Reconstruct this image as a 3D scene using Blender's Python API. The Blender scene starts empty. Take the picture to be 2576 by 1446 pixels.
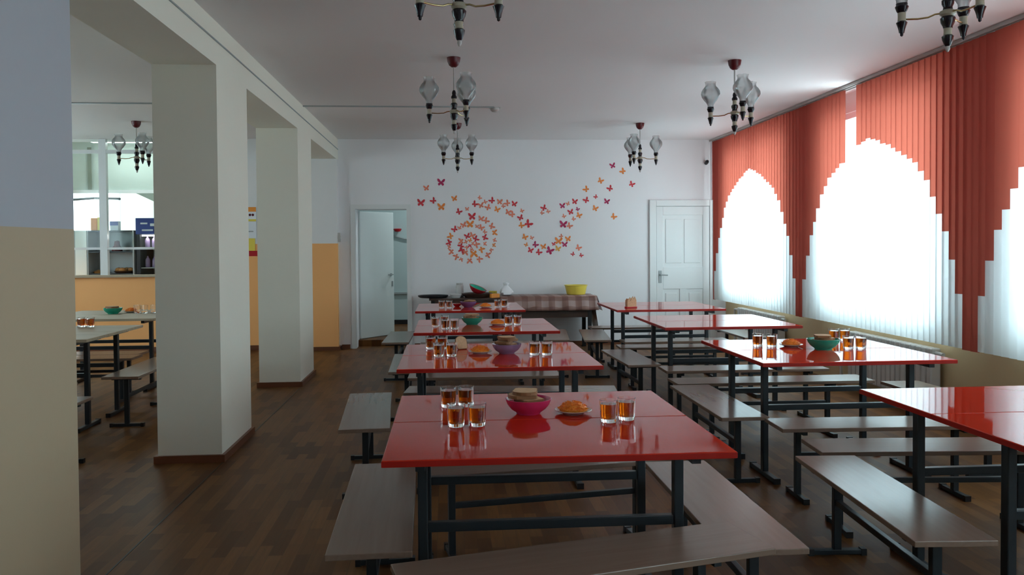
import bpy, bmesh, math, random
from mathutils import Vector, Matrix
R = math.radians
C = bpy.context.scene.collection
sc = bpy.context.scene

# ------------------------------------------------------------------ materials
def new_mat(name):
    m = bpy.data.materials.new(name); m.use_nodes = True
    nt = m.node_tree
    for n in list(nt.nodes): nt.nodes.remove(n)
    out = nt.nodes.new('ShaderNodeOutputMaterial')
    return m, nt, out

def pbr(name, col, rough=.5, metal=0., spec=.5, noise=0., nscale=30., bump=0., trans=0., ior=1.45, coat=0.):
    m, nt, out = new_mat(name)
    b = nt.nodes.new('ShaderNodeBsdfPrincipled')
    b.inputs['Base Color'].default_value = (*col, 1)
    b.inputs['Roughness'].default_value = rough
    b.inputs['Metallic'].default_value = metal
    b.inputs['Specular IOR Level'].default_value = spec
    b.inputs['Transmission Weight'].default_value = trans
    b.inputs['IOR'].default_value = ior
    b.inputs['Coat Weight'].default_value = coat; b.inputs['Coat Roughness'].default_value = .03
    nt.links.new(b.outputs[0], out.inputs[0])
    if noise or bump:
        tc = nt.nodes.new('ShaderNodeTexCoord')
        nz = nt.nodes.new('ShaderNodeTexNoise'); nz.inputs['Scale'].default_value = nscale
        nz.inputs['Detail'].default_value = 4
        nt.links.new(tc.outputs['Object'], nz.inputs['Vector'])
        if noise:
            mx = nt.nodes.new('ShaderNodeMix'); mx.data_type = 'RGBA'
            mx.inputs['A'].default_value = (*[c*(1-noise) for c in col], 1)
            mx.inputs['B'].default_value = (*[min(1, c*(1+noise)) for c in col], 1)
            nt.links.new(nz.outputs['Fac'], mx.inputs['Factor'])
            nt.links.new(mx.outputs['Result'], b.inputs['Base Color'])
        if bump:
            bp = nt.nodes.new('ShaderNodeBump'); bp.inputs['Strength'].default_value = bump
            bp.inputs['Distance'].default_value = .01
            nt.links.new(nz.outputs['Fac'], bp.inputs['Height'])
            nt.links.new(bp.outputs[0], b.inputs['Normal'])
    return m

def dado_mat(name, low, high, zsplit, stripe=None):
    """wall painted in two colours: the paint edge sits at a real height on the wall"""
    m, nt, out = new_mat(name)
    b = nt.nodes.new('ShaderNodeBsdfPrincipled'); b.inputs['Roughness'].default_value = .55
    b.inputs['Specular IOR Level'].default_value = .3
    g = nt.nodes.new('ShaderNodeNewGeometry'); s = nt.nodes.new('ShaderNodeSeparateXYZ')
    nt.links.new(g.outputs['Position'], s.inputs[0])
    gt = nt.nodes.new('ShaderNodeMath'); gt.operation = 'GREATER_THAN'; gt.inputs[1].default_value = zsplit
    nt.links.new(s.outputs['Z'], gt.inputs[0])
    mx = nt.nodes.new('ShaderNodeMix'); mx.data_type = 'RGBA'
    mx.inputs['A'].default_value = (*low, 1); mx.inputs['B'].default_value = (*high, 1)
    nt.links.new(gt.outputs[0], mx.inputs['Factor'])
    nt.links.new(mx.outputs['Result'], b.inputs['Base Color'])
    nz = nt.nodes.new('ShaderNodeTexNoise'); nz.inputs['Scale'].default_value = 18
    nt.links.new(g.outputs['Position'], nz.inputs['Vector'])
    bp = nt.nodes.new('ShaderNodeBump'); bp.inputs['Strength'].default_value = .12; bp.inputs['Distance'].default_value = .01
    nt.links.new(nz.outputs['Fac'], bp.inputs['Height']); nt.links.new(bp.outputs[0], b.inputs['Normal'])
    nt.links.new(b.outputs[0], out.inputs[0])
    return m

def floor_mat():
    m, nt, out = new_mat('parquet_laminate')
    b = nt.nodes.new('ShaderNodeBsdfPrincipled'); b.inputs['Roughness'].default_value = .42
    b.inputs['Specular IOR Level'].default_value = .14
    g = nt.nodes.new('ShaderNodeNewGeometry')
    mp = nt.nodes.new('ShaderNodeMapping'); mp.inputs['Rotation'].default_value = (0, 0, R(90))
    nt.links.new(g.outputs['Position'], mp.inputs['Vector'])
    br = nt.nodes.new('ShaderNodeTexBrick')
    br.offset = .37; br.offset_frequency = 2; br.squash = 1
    br.inputs['Scale'].default_value = 1
    br.inputs['Brick Width'].default_value = .36; br.inputs['Row Height'].default_value = .066
    br.inputs['Mortar Size'].default_value = .0008; br.inputs['Bias'].default_value = 0
    br.inputs['Color1'].default_value = (.092, .034, .010, 1)
    br.inputs['Color2'].default_value = (.185, .080, .024, 1)
    br.inputs['Mortar'].default_value = (.07, .04, .02, 1)
    nt.links.new(mp.outputs[0], br.inputs['Vector'])
    m2 = nt.nodes.new('ShaderNodeMapping'); m2.inputs['Scale'].default_value = (3, 40, 1)
    nt.links.new(mp.outputs[0], m2.inputs['Vector'])
    nz = nt.nodes.new('ShaderNodeTexNoise'); nz.inputs['Scale'].default_value = 1.5; nz.inputs['Detail'].default_value = 5
    nt.links.new(m2.outputs[0], nz.inputs['Vector'])
    ra = nt.nodes.new('ShaderNodeMapRange'); ra.inputs['To Min'].default_value = .72; ra.inputs['To Max'].default_value = 1.25
    nt.links.new(nz.outputs['Fac'], ra.inputs['Value'])
    mx = nt.nodes.new('ShaderNodeMix'); mx.data_type = 'RGBA'; mx.blend_type = 'MULTIPLY'; mx.inputs['Factor'].default_value = 1
    nt.links.new(br.outputs['Color'], mx.inputs['A']); nt.links.new(ra.outputs[0], mx.inputs['B'])
    nt.links.new(mx.outputs['Result'], b.inputs['Base Color'])
    nt.links.new(b.outputs[0], out.inputs[0])
    return m

def wood_mat(name, c1, c2, rough=.25, sx=1.2, sy=22, spec=.5, coat=0):
    """wood-grain laminate, grain along the object's x axis"""
    m, nt, out = new_mat(name)
    b = nt.nodes.new('ShaderNodeBsdfPrincipled'); b.inputs['Roughness'].default_value = rough
    b.inputs['Specular IOR Level'].default_value = spec; b.inputs['Coat Weight'].default_value = coat
    tc = nt.nodes.new('ShaderNodeTexCoord'); mp = nt.nodes.new('ShaderNodeMapping')
    mp.inputs['Scale'].default_value = (sx, sy, sy)
    nt.links.new(tc.outputs['Object'], mp.inputs['Vector'])
    nz = nt.nodes.new('ShaderNodeTexNoise'); nz.inputs['Scale'].default_value = 1.6
    nz.inputs['Detail'].default_value = 6; nz.inputs['Distortion'].default_value = .8
    nt.links.new(mp.outputs[0], nz.inputs['Vector'])
    cr = nt.nodes.new('ShaderNodeValToRGB')
    cr.color_ramp.elements[0].position = .32; cr.color_ramp.elements[0].color = (*c1, 1)
    cr.color_ramp.elements[1].position = .68; cr.color_ramp.elements[1].color = (*c2, 1)
    nt.links.new(nz.outputs['Fac'], cr.inputs[0]); nt.links.new(cr.outputs[0], b.inputs['Base Color'])
    nt.links.new(b.outputs[0], out.inputs[0])
    return m

def slat_mat(name, dcol, tcol, fac):
    m, nt, out = new_mat(name)
    d = nt.nodes.new('ShaderNodeBsdfDiffuse'); d.inputs[0].default_value = (*dcol, 1)
    t = nt.nodes.new('ShaderNodeBsdfTranslucent'); t.inputs[0].default_value = (*tcol, 1)
    mx = nt.nodes.new('ShaderNodeMixShader'); mx.inputs[0].default_value = fac
    nt.links.new(d.outputs[0], mx.inputs[1]); nt.links.new(t.outputs[0], mx.inputs[2])
    nt.links.new(mx.outputs[0], out.inputs[0])
    return m

def pane_mat(name, tint=(.96, .99, .98)):
    m, nt, out = new_mat(name)
    t = nt.nodes.new('ShaderNodeBsdfTransparent'); t.inputs[0].default_value = (*tint, 1)
    g = nt.nodes.new('ShaderNodeBsdfGlossy'); g.inputs['Roughness'].default_value = .02
    fr = nt.nodes.new('ShaderNodeFresnel'); fr.inputs[0].default_value = 1.45
    mx = nt.nodes.new('ShaderNodeMixShader')
    ge = nt.nodes.new('ShaderNodeNewGeometry'); iv = nt.nodes.new('ShaderNodeMath'); iv.operation = 'SUBTRACT'; iv.inputs[0].default_value = 1
    mu = nt.nodes.new('ShaderNodeMath'); mu.operation = 'MULTIPLY'
    nt.links.new(ge.outputs['Backfacing'], iv.inputs[1]); nt.links.new(iv.outputs[0], mu.inputs[0]); nt.links.new(fr.outputs[0], mu.inputs[1])
    nt.links.new(mu.outputs[0], mx.inputs[0]); nt.links.new(t.outputs[0], mx.inputs[1]); nt.links.new(g.outputs[0], mx.inputs[2])
    nt.links.new(mx.outputs[0], out.inputs[0])
    return m

def shade_mat():
    m, nt, out = new_mat('frosted_lamp_glass')
    t = nt.nodes.new('ShaderNodeBsdfTransparent'); t.inputs[0].default_value = (.93, .95, .95, 1)
    d = nt.nodes.new('ShaderNodeBsdfTranslucent'); d.inputs[0].default_value = (.78, .80, .80, 1)
    d2 = nt.nodes.new('ShaderNodeBsdfDiffuse'); d2.inputs[0].default_value = (.78, .80, .80, 1)
    a = nt.nodes.new('ShaderNodeMixShader'); a.inputs[0].default_value = .5
    nt.links.new(d.outputs[0], a.inputs[1]); nt.links.new(d2.outputs[0], a.inputs[2])
    b = nt.nodes.new('ShaderNodeMixShader'); b.inputs[0].default_value = .42
    nt.links.new(t.outputs[0], b.inputs[1]); nt.links.new(a.outputs[0], b.inputs[2])
    g = nt.nodes.new('ShaderNodeBsdfGlossy'); g.inputs['Roughness'].default_value = .06
    fr = nt.nodes.new('ShaderNodeFresnel'); fr.inputs[0].default_value = 1.5
    c = nt.nodes.new('ShaderNodeMixShader')
    nt.links.new(fr.outputs[0], c.inputs[0]); nt.links.new(b.outputs[0], c.inputs[1]); nt.links.new(g.outputs[0], c.inputs[2])
    nt.links.new(c.outputs[0], out.inputs[0])
    return m

def emit_mat(name, col, s):
    m, nt, out = new_mat(name)
    e = nt.nodes.new('ShaderNodeEmission'); e.inputs[0].default_value = (*col, 1); e.inputs[1].default_value = s
    nt.links.new(e.outputs[0], out.inputs[0]); return m

def check_mat():
    """brown checked oilcloth"""
    m, nt, out = new_mat('checked_oilcloth')
    b = nt.nodes.new('ShaderNodeBsdfPrincipled'); b.inputs['Roughness'].default_value = .45
    tc = nt.nodes.new('ShaderNodeTexCoord')
    s = nt.nodes.new('ShaderNodeSeparateXYZ'); nt.links.new(tc.outputs['Object'], s.inputs[0])
    def bands(src, k):
        mu = nt.nodes.new('ShaderNodeMath'); mu.operation = 'MULTIPLY'; mu.inputs[1].default_value = k
        si = nt.nodes.new('ShaderNodeMath'); si.operation = 'SINE'
        g = nt.nodes.new('ShaderNodeMath'); g.operation = 'GREATER_THAN'; g.inputs[1].default_value = .1
        nt.links.new(src, mu.inputs[0]); nt.links.new(mu.outputs[0], si.inputs[0]); nt.links.new(si.outputs[0], g.inputs[0])
        return g.outputs[0]
    ad = nt.nodes.new('ShaderNodeMath'); ad.operation = 'ADD'
    sub = nt.nodes.new('ShaderNodeMath'); sub.operation = 'ADD'
    nt.links.new(s.outputs['Y'], sub.inputs[0]); nt.links.new(s.outputs['Z'], sub.inputs[1])
    nt.links.new(bands(s.outputs['X'], 34), ad.inputs[0]); nt.links.new(bands(sub.outputs[0], 34), ad.inputs[1])
    hv = nt.nodes.new('ShaderNodeMath'); hv.operation = 'MULTIPLY'; hv.inputs[1].default_value = .5
    nt.links.new(ad.outputs[0], hv.inputs[0])
    cr = nt.nodes.new('ShaderNodeValToRGB'); e = cr.color_ramp.elements
    e[0].position = .0; e[0].color = (.42, .29, .26, 1); e[1].position = 1; e[1].color = (.20, .095, .075, 1)
    n = e.new(.5); n.color = (.28, .155, .125, 1)
    nt.links.new(hv.outputs[0], cr.inputs[0]); nt.links.new(cr.outputs[0], b.inputs['Base Color'])
    nt.links.new(b.outputs[0], out.inputs[0]); return m

def carrot_mat():
    m, nt, out = new_mat('shredded_carrot')
    b = nt.nodes.new('ShaderNodeBsdfPrincipled'); b.inputs['Roughness'].default_value = .45
    tc = nt.nodes.new('ShaderNodeTexCoord'); nz = nt.nodes.new('ShaderNodeTexNoise'); nz.inputs['Scale'].default_value = 160
    nt.links.new(tc.outputs['Object'], nz.inputs['Vector'])
    cr = nt.nodes.new('ShaderNodeValToRGB')
    cr.color_ramp.elements[0].position = .35; cr.color_ramp.elements[0].color = (.95, .20, .012, 1)
    cr.color_ramp.elements[1].position = .65; cr.color_ramp.elements[1].color = (1, .40, .04, 1)
    nt.links.new(nz.outputs['Fac'], cr.inputs[0]); nt.links.new(cr.outputs[0], b.inputs['Base Color'])
    nt.links.new(b.outputs[0], out.inputs[0]); return m

PEACH = (.97, .48, .18); WHITE = (.82, .81, .82)
M = dict(
    white_wall=pbr('white_wall_paint', WHITE, .6, spec=.3, bump=.1, nscale=15),
    col_wall=pbr('column_paint', (.86, .83, .72), .6, spec=.3, bump=.12, nscale=15),
    ceiling=pbr('ceiling_paint', (.83, .80, .80), .7, spec=.2, bump=.1, nscale=6),
    dado=dado_mat('peach_dado_wall', PEACH, (.80, .79, .78), 1.5),
    dado_right=dado_mat('window_wall_paint', (.62, .45, .26), (.72, .71, .70), .84),
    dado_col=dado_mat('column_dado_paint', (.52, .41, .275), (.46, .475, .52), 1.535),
    floor=floor_mat(),
    skirting=pbr('brown_skirting', (.16, .055, .025), .4),
    white_paint=pbr('white_gloss_paint', (.74, .75, .74), .3),
    teal_paint=pbr('pale_door_paint', (.80, .86, .85), .35),
    teal_wall=pbr('grey_green_wall', (.50, .60, .60), .6),
    tile=pbr('white_tile_wall', (.82, .86, .85), .3),
    red=pbr('red_gloss_laminate', (.58, .026, .008), .035, spec=.5, ior=1.28),
    red_edge=pbr('red_edge_band', (.36, .012, .008), .25),
    bench=wood_mat('grey_oak_laminate', (.202, .132, .099), (.222, .149, .112), .22, spec=.38),
    light_wood=wood_mat('light_oak_laminate', (.40, .32, .22), (.50, .41, .30), .5, spec=.25),
    under=pbr('chipboard_underside', (.20, .15, .12), .7),
    steel=pbr('grey_metal_enamel', (.021, .027, .033), .35, metal=.2),
    black=pbr('black_plastic', (.012, .012, .014), .4),
    darkwood=pbr('dark_turned_wood', (.012, .009, .014), .2),
    cream=pbr('cream_enamel', (.42, .38, .29), .3),
    brass=pbr('brass', (.55, .42, .22), .22, metal=1),
    maroon=pbr('maroon_plastic', (.11, .010, .014), .35),
    stem=pbr('grey_stem', (.50, .48, .46), .4),
    shade=shade_mat(),
    slat_w=slat_mat('white_blind_fabric', (.80, .84, .86), (.78, .85, .87), .5),
    roller=slat_mat('added_roller_fabric', (.85, .88, .90), (.93, .97, .98), .75),
    slat_r=slat_mat('red_blind_fabric', (.62, .115, .095), (.31, .080, .052), .5),
    rail=pbr('blind_headrail', (.45, .44, .43), .4),
    pane=pane_mat('window_pane'),
    frame=pbr('window_frame_paint', (.80, .82, .82), .35),
    glass=pbr('drinking_glass', (1, 1, 1), .01, trans=1, ior=1.45),
    tea=pbr('brown_tea', (.78, .16, .006), .0, trans=.85, ior=1.33),
    plate=pbr('white_plate', (.62, .60, .58), .2),
    carrot=carrot_mat(),
    crumb=pbr('bread_crumb', (.66, .43, .25), .8, noise=.25, nscale=90),
    crust=pbr('bread_crust', (.26, .11, .04), .6),
    pinkbowl=pbr('pink_plastic', (.62, .035, .13), .2),
    greenbowl=pbr('green_plastic', (.02, .33, .22), .2),
    lilacbowl=pbr('lilac_plastic', (.30, .21, .36), .2),
    purplebowl=pbr('purple_plastic', (.20, .10, .24), .2),
    yellow=pbr('yellow_plastic', (.82, .66, .10), .35),
    redplastic=pbr('red_plastic', (.50, .02, .03), .25),
    orange=pbr('orange_card', (.85, .30, .04), .5),
    blue=pbr('blue_sign', (.02, .045, .26), .4),
    greysteel=pbr('grey_steel', (.36, .39, .39), .4, metal=.1),
    hood=pbr('hood_steel', (.20, .23, .18), .5),
    hoodpaint=pbr('pale_green_enamel', (.52, .60, .55), .5),
    bun=pbr('glazed_bun', (.42, .20, .06), .4, noise=.3, nscale=20),
    paper=pbr('white_paper', (.80, .82, .86), .7),
    check=check_mat(),
    whitecloth=pbr('white_cloth', (.88, .88, .90), .8),
    brownwood=wood_mat('dark_brown_veneer', (.045, .022, .015), (.075, .038, .026), .35),
    dimlamp=emit_mat('dim_added_lamp_tube', (.90, 1, .97), 14),
    striplight=emit_mat('fridge_strip_light', (1, .97, .95), 24),
    lamp=emit_mat('added_lamp_tube', (.90, 1, .97), 100),
    b_R=pbr('red_card', (.62, .035, .05), .6), b_O=pbr('orange_paper', (.85, .25, .05), .6),
    b_C=pbr('crimson_card', (.45, .02, .10), .6), b_P=pbr('salmon_card', (.80, .22, .13), .6),
    b_G=pbr('gold_card', (.80, .40, .08), .6),
    radiator=pbr('radiator_enamel', (.58, .56, .53), .35),
)

# ------------------------------------------------------------------ mesh helpers
class MB:
    def __init__(self): self.v = []; self.f = []; self.mi = []
    def add(self, vs, fs, mi=0):
        o = len(self.v); self.v += [tuple(p) for p in vs]
        for f in fs: self.f.append(tuple(i+o for i in f)); self.mi.append(mi)
        return self
    def box(self, x0, x1, y0, y1, z0, z1, mi=0, T=None):
        vs = [(x, y, z) for x in (x0, x1) for y in (y0, y1) for z in (z0, z1)]
        if T is not None: vs = [tuple(T @ Vector(p)) for p in vs]
        return self.add(vs, [(0,1,3,2),(4,6,7,5),(0,4,5,1),(2,3,7,6),(0,2,6,4),(1,5,7,3)], mi)
    def lathe(self, prof, seg=24, o=(0,0,0), mi=0, wob=None, T=None):
        vs = []
        for k, (r, z) in enumerate(prof):
            for i in range(seg):
                a = 2*math.pi*i/seg
                rr = r*(1+wob(k, a)) if wob else r
                p = Vector((rr*math.cos(a), rr*math.sin(a), z))
                if T is not None: p = T @ p
                vs.append((p[0]+o[0], p[1]+o[1], p[2]+o[2]))
        fs = []
        for k in range(len(prof)-1):
            for i in range(seg):
                j = (i+1) % seg
                fs.append((k*seg+i, k*seg+j, (k+1)*seg+j, (k+1)*seg+i))
        if prof[0][0] > 1e-6: fs.append(tuple(reversed(range(seg))))
        if prof[-1][0] > 1e-6: fs.append(tuple((len(prof)-1)*seg+i for i in range(seg)))
        return self.add(vs, fs, mi)
    def open_lathe(self, prof, seg=24, o=(0,0,0), mi=0, wob=None):
        vs = []
        for k, (r, z) in enumerate(prof):
            for i in range(seg):
                a = 2*math.pi*i/seg; rr = r*(1+wob(k, a)) if wob else r
                vs.append((rr*math.cos(a)+o[0], rr*math.sin(a)+o[1], z+o[2]))
        fs = [(k*seg+i, k*seg+(i+1) % seg, (k+1)*seg+(i+1) % seg, (k+1)*seg+i) for k in range(len(prof)-1) for i in range(seg)]
        return self.add(vs, fs, mi)
    def sheet(self, hw, z0, z1, T):
        return self.add([tuple(T @ Vector(p)) for p in ((0, -hw, z0), (0, hw, z0), (0, hw, z1), (0, -hw, z1))], [(0, 1, 2, 3)])
    def tube(self, pts, r, seg=8, mi=0):
        pts = [Vector(p) for p in pts]; vs = []
        for i, p in enumerate(pts):
            d = (pts[min(i+1, len(pts)-1)]-pts[max(i-1, 0)]).normalized()
            a = d.cross(Vector((0, 0, 1)))
            if a.length < 1e-3: a = Vector((1, 0, 0))
            a.normalize(); b = d.cross(a)
            for k in range(seg):
                t = 2*math.pi*k/seg; vs.append(p+a*r*math.cos(t)+b*r*math.sin(t))
        fs = [(i*seg+k, i*seg+(k+1) % seg, (i+1)*seg+(k+1) % seg, (i+1)*seg+k) for i in range(len(pts)-1) for k in range(seg)]
        fs.append(tuple(range(seg))); fs.append(tuple((len(pts)-1)*seg+k for k in range(seg)))
        return self.add(vs, fs, mi)
    def build(self, name, mats, parent=None, loc=None, bevel=0, smooth=False, rotz=0):
        me = bpy.data.meshes.new(name); me.from_pydata(self.v, [], self.f)
        if not isinstance(mats, (list, tuple)): mats = [mats]
        for m in mats: me.materials.append(m)
        for p, i in zip(me.polygons, self.mi): p.material_index = i
        bm = bmesh.new(); bm.from_mesh(me); bmesh.ops.recalc_face_normals(bm, faces=bm.faces); bm.to_mesh(me); bm.free()
        me.update()
        o = bpy.data.objects.new(name, me); C.objects.link(o)
        if smooth:
            for p in me.polygons: p.use_smooth = True
            me.set_sharp_from_angle(angle=R(40))
        if bevel:
            b = o.modifiers.new('bevel', 'BEVEL'); b.width = bevel; b.segments = 2; b.limit_method = 'ANGLE'
        if parent: o.parent = parent
        if loc: o.location = loc
        if rotz: o.rotation_euler = (0, 0, rotz)
        return o

def tag(o, label, cat=None, group=None, kind=None):
    o['label'] = label
    if cat: o['category'] = cat
    if group: o['group'] = group
    if kind: o['kind'] = kind
    return o
def thing(name, label, cat, loc=(0,0,0), rotz=0, group=None):
    o = bpy.data.objects.new(name, None); C.objects.link(o); o.empty_display_size = .1
    o.location = loc; o.rotation_euler = (0, 0, rotz)
    return tag(o, label, cat, group)
def struct(name, mb, mats, label, cat, **k):
    return tag(mb.build(name, mats, **k), label, cat, kind='structure')
KIDS = {}
def dup(root, loc, rotz=0, label=None, group=None, scale=None):
    def cp(o, par):
        c = o.copy(); C.objects.link(c)
        if par: c.parent = par
        for ch in list(o.children): cp(ch, c)
        return c
    c = cp(root, None); c.location = loc; c.rotation_euler = (0, 0, rotz)
    if scale: c.scale = scale
    if label: c['label'] = label
    if group: c['group'] = group
    return c
class Proto:
    """first use places the prototype itself, later uses copy it"""
    def __init__(self, make): self.make = make; self.root = None
    def put(self, loc, rotz, label, group=None, scale=None):
        if self.root is None:
            self.root = self.make(); r = self.root
            r.location = loc; r.rotation_euler = (0, 0, rotz); r['label'] = label
            if group: r['group'] = group
            if scale: r.scale = scale
            return r
        return dup(self.root, loc, rotz, label, group, scale)

# ------------------------------------------------------------------ the place
XC, WC, DC, ZB, ZC, YE = -1.544, .423, .845, 2.684, 2.977, 11.95
XL, YR, XR = -7.2, -3.2, 4.08
Y1, MOD = 5.748, 3.024

struct('floor', MB().box(XL, XR+.25, YR, YE+.4, -.12, 0), M['floor'], 'brown block-pattern parquet laminate floor of the dining hall', 'floor')
struct('ceiling', MB().box(XL-.2, XR+.25, YR, YE+.4, ZC, ZC+.15), M['ceiling'], 'flat white painted ceiling of the dining hall', 'ceiling')
tag(MB().box(-1.537, -1.529, YR+.1, Y1-.01+MOD, 0, .0015).build('floor_seam', M['black']), 'dark joint line in the floor along the row of pillars', 'floor seam', kind='structure')

# far wall (with doorway, door and serving hatch)
DL, DR_, DT = -1.31, -.585, 1.985        # left doorway opening
far = MB()
far.box(DR_, 4.33, YE, YE+.4, 0, ZC); far.box(XC+.0, DL, YE, YE+.4, 0, ZC); far.box(DL, DR_, YE, YE+.4, DT, ZC)
struct('wall_far', far, M['white_wall'], 'white far wall carrying the paper butterflies', 'wall')
HL, HR, HB = -6.2, -3.3, 1.05
fl = MB(); fl.box(XL, HL, YE, YE+.2, 0, ZC); fl.box(HR, XC, YE, YE+.4, 0, ZC); fl.box(HL, HR, YE, YE+.2, 0, HB)
struct('wall_farleft', fl, M['dado'], 'far wall behind the pillars with peach dado and serving hatch', 'wall')
LWY = [9.6, 6.2]  # side room windows, added out of view to let daylight in
lw = MB(); lw.box(XL-.2, XL, YR, YE+.4, 0, .9); lw.box(XL-.2, XL, YR, YE+.4, 2.7, ZC)
ed = sorted([YR] + [y+s*1.0 for y in LWY for s in (-1, 1)] + [YE+.4])
for a, b in zip(ed[0::2], ed[1::2]): lw.box(XL-.2, XL, a, b, .9, 2.7)
struct('wall_left', lw, M['dado'], 'left wall of the side room with peach dado', 'wall')
for k, y in enumerate(LWY):
    f = MB(); f.box(XL-.14, XL-.06, y-1, y+1, .9, .96); f.box(XL-.14, XL-.06, y-1, y+1, 2.64, 2.7)
    for yy in (-.97, 0, .97): f.box(XL-.14, XL-.06, y+yy-.03, y+yy+.03, .96, 2.64)
    wf = struct('window_%d' % (k+11), f, M['frame'], ['first', 'second', 'third', 'fourth'][k]+' added, unseen side room window from the far wall', 'window')
    MB().box(XL-.1, XL-.095, y-.97, y+.97, .93, 2.67).build('pane', M['pane'], wf)
struct('wall_rear', MB().box(XL-.2, XR+.25, YR-.2, YR, 0, ZC), M['white_wall'], 'white wall at the near end of the hall', 'wall')
# window wall
WC_Y = [10.42, 7.40, 4.37, 1.35, -1.67]; WW, WZ0, WZ1 = 2.15, .77, 2.78  # last window is added behind the camera as extra daylight
rw = MB(); rw.box(XR, XR+.25, YR, YE, 0, WZ0); rw.box(XR, XR+.25, YR, YE, WZ1, ZC)
edges = sorted([YR] + [y+s*WW/2 for y in WC_Y for s in (-1, 1)] + [YE])
for a, b in zip(edges[0::2], edges[1::2]): rw.box(XR, XR+.25, a, b, WZ0, WZ1)
struct('wall_right', rw, M['dado_right'], 'window wall, peach below the sills', 'wall')
ORD = ['first', 'second', 'third', 'fourth', 'fifth', 'sixth']
for k, y in enumerate(WC_Y):
    f = MB(); t = .06; x0, x1 = XR+.02, XR+.09
    f.box(x0, x1, y-WW/2, y+WW/2, WZ0, WZ0+t); f.box(x0, x1, y-WW/2, y+WW/2, WZ1-t, WZ1)
    for yy in (y-WW/2+t/2, y, y+WW/2-t/2): f.box(x0, x1, yy-t/2, yy+t/2, WZ0+t, WZ1-t)
    wf = struct('window_%d' % (k+1), f, M['frame'], ORD[k]+' window from the far wall, white frame '+('behind the blinds' if k < 4 else 'added behind the camera for daylight'), 'window')
    MB().box(x0+.035, x0+.041, y-WW/2+t/2, y+WW/2-t/2, WZ0+t/2, WZ1-t/2).build('pane', M['pane'], wf)
    MB().box(XR-.05, XR+.0195, y-WW/2-.03, y+WW/2+.03, WZ0-.03, WZ0).build('sill', M['frame'], wf)

# columns and beam
struct('beam', MB().box(XC-WC, XC, YR, YE, ZB, ZC), M['col_wall'], 'white ceiling beam along the pillar row', 'beam')
cl = ['nearest pillar at the left edge, beige below and bluish white above', 'second pillar from the camera, plain off-white', 'third pillar from the camera, plain off-white', 'shallow pilaster on the far wall, peach below']
for k in range(4):
    y0 = Y1+(k-1)*MOD; y1 = y0+DC if k < 3 else YE
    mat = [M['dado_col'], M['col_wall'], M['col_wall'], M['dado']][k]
    c = struct('column', MB().box(XC-WC, XC, y0, y1, 0, ZB), mat, cl[k], 'pillar')
    b = MB(); t = .022
    b.box(XC-WC-t, XC+t, y0-t, y0, 0, .05); b.box(XC, XC+t, y0, y1, 0, .05); b.box(XC-WC-t, XC-WC, y0, y1, 0, .05)
    if k < 3: b.box(XC-WC-t, XC+t, y1, y1+t, 0, .05)
    b.build('baseboard', M['skirting'], c)
bb = MB(); bb.box(HR-2.5, XC-WC-.03, YE-.02, YE, 0, .07); bb.box(-6.9, HR-2.5, YE-.02, YE, 0, .07)
struct('baseboard_farleft', bb, M['skirting'], 'brown skirting board under the peach far wall', 'skirting board')
bb = MB(); bb.box(XC+.03, DL-.09, YE-.02, YE, 0, .06); bb.box(DR_+.1, 2.9, YE-.02, YE, 0, .06)
struct('baseboard_far', bb, M['skirting'], 'brown skirting board along the white far wall', 'skirting board')

# cables along beam and ceiling
tag(MB().tube([(XC+.004, YR+.2, 2.83), (XC+.004, 6, 2.845), (XC+.004, YE-.02, 2.83)], .006).build('cord', M['greysteel']), 'thin grey cable running along the face of the ceiling beam', 'cable')
tag(MB().box(XC, .52, 9.11, 9.14, ZC-.012, ZC).build('cord', M['greysteel']), 'thin cable duct crossing the main ceiling from the beam to the small box', 'cable')
tag(MB().box(XL+.1, XC-WC, 9.0, 9.03, ZC-.012, ZC).build('cord', M['greysteel']), 'thin cable duct crossing the side room ceiling behind the pillars', 'cable')
sm = thing('smoke_detector', 'small pale detector box on the ceiling at the end of the duct', 'detector', (.53, 9.2, ZC))
MB().lathe([(.05, -.001), (.05, -.025), (.032, -.045), (.012, -.05)], 20).build('cover', M['stem'], sm, smooth=True)
MB().box(-.06, .06, -.05, .05, -.004, 0).build('base_plate', M['stem'], sm)

# left doorway: trim, leaf standing open into the next room
tr = MB(); w = .065
tr.box(DL-w, DL, YE-.02, YE+.02, 0, DT+w); tr.box(DR_, DR_+w, YE-.02, YE+.02, 0, DT+w); tr.box(DL, DR_, YE-.02, YE+.02, DT, DT+w)
struct('trim_1', tr, M['white_paint'], 'white casing around the open doorway', 'door casing')
dr = thing('door_1', 'pale door standing ajar in the left doorway of the far wall', 'door', (DL+.015, YE+.36, .10), R(53)); dr['kind'] = 'structure'
MB().box(0, .74, -.02, .02, .0, 1.87).build('leaf', M['teal_paint'], dr, bevel=.004)
h = MB(); h.lathe([(.001, 0), (.022, .002), (.022, .01), (.008, .012), (.008, .04)], 14, T=Matrix.Rotation(R(90), 3, 'X')); h.box(-.1, .008, -.047, -.035, -.008, .008)
h.build('handle', M['greysteel'], dr, loc=(.67, -.02, .92))
MB().box(-.018, .018, -.004, 0, -.04, .04).build('lock_plate', M['greysteel'], dr, loc=(.70, -.02, .78))
room = MB(); 
room.box(-1.9, 1.2, 14.6, 14.7, .0, 2.9); room.box(-2.0, -1.9, YE+.4, 14.7, 0, 2.9); room.box(1.2, 1.3, YE+.4, 14.7, 0, 2.9)
struct('wall_next', room, M['teal_wall'], 'grey-green walls of the room beyond the open door', 'wall')
struct('ceiling_next', MB().box(-2.0, 1.3, YE+.4, 14.7, 2.9, 3.0), M['white_wall'], 'ceiling of the room beyond the open door', 'ceiling')
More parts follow.
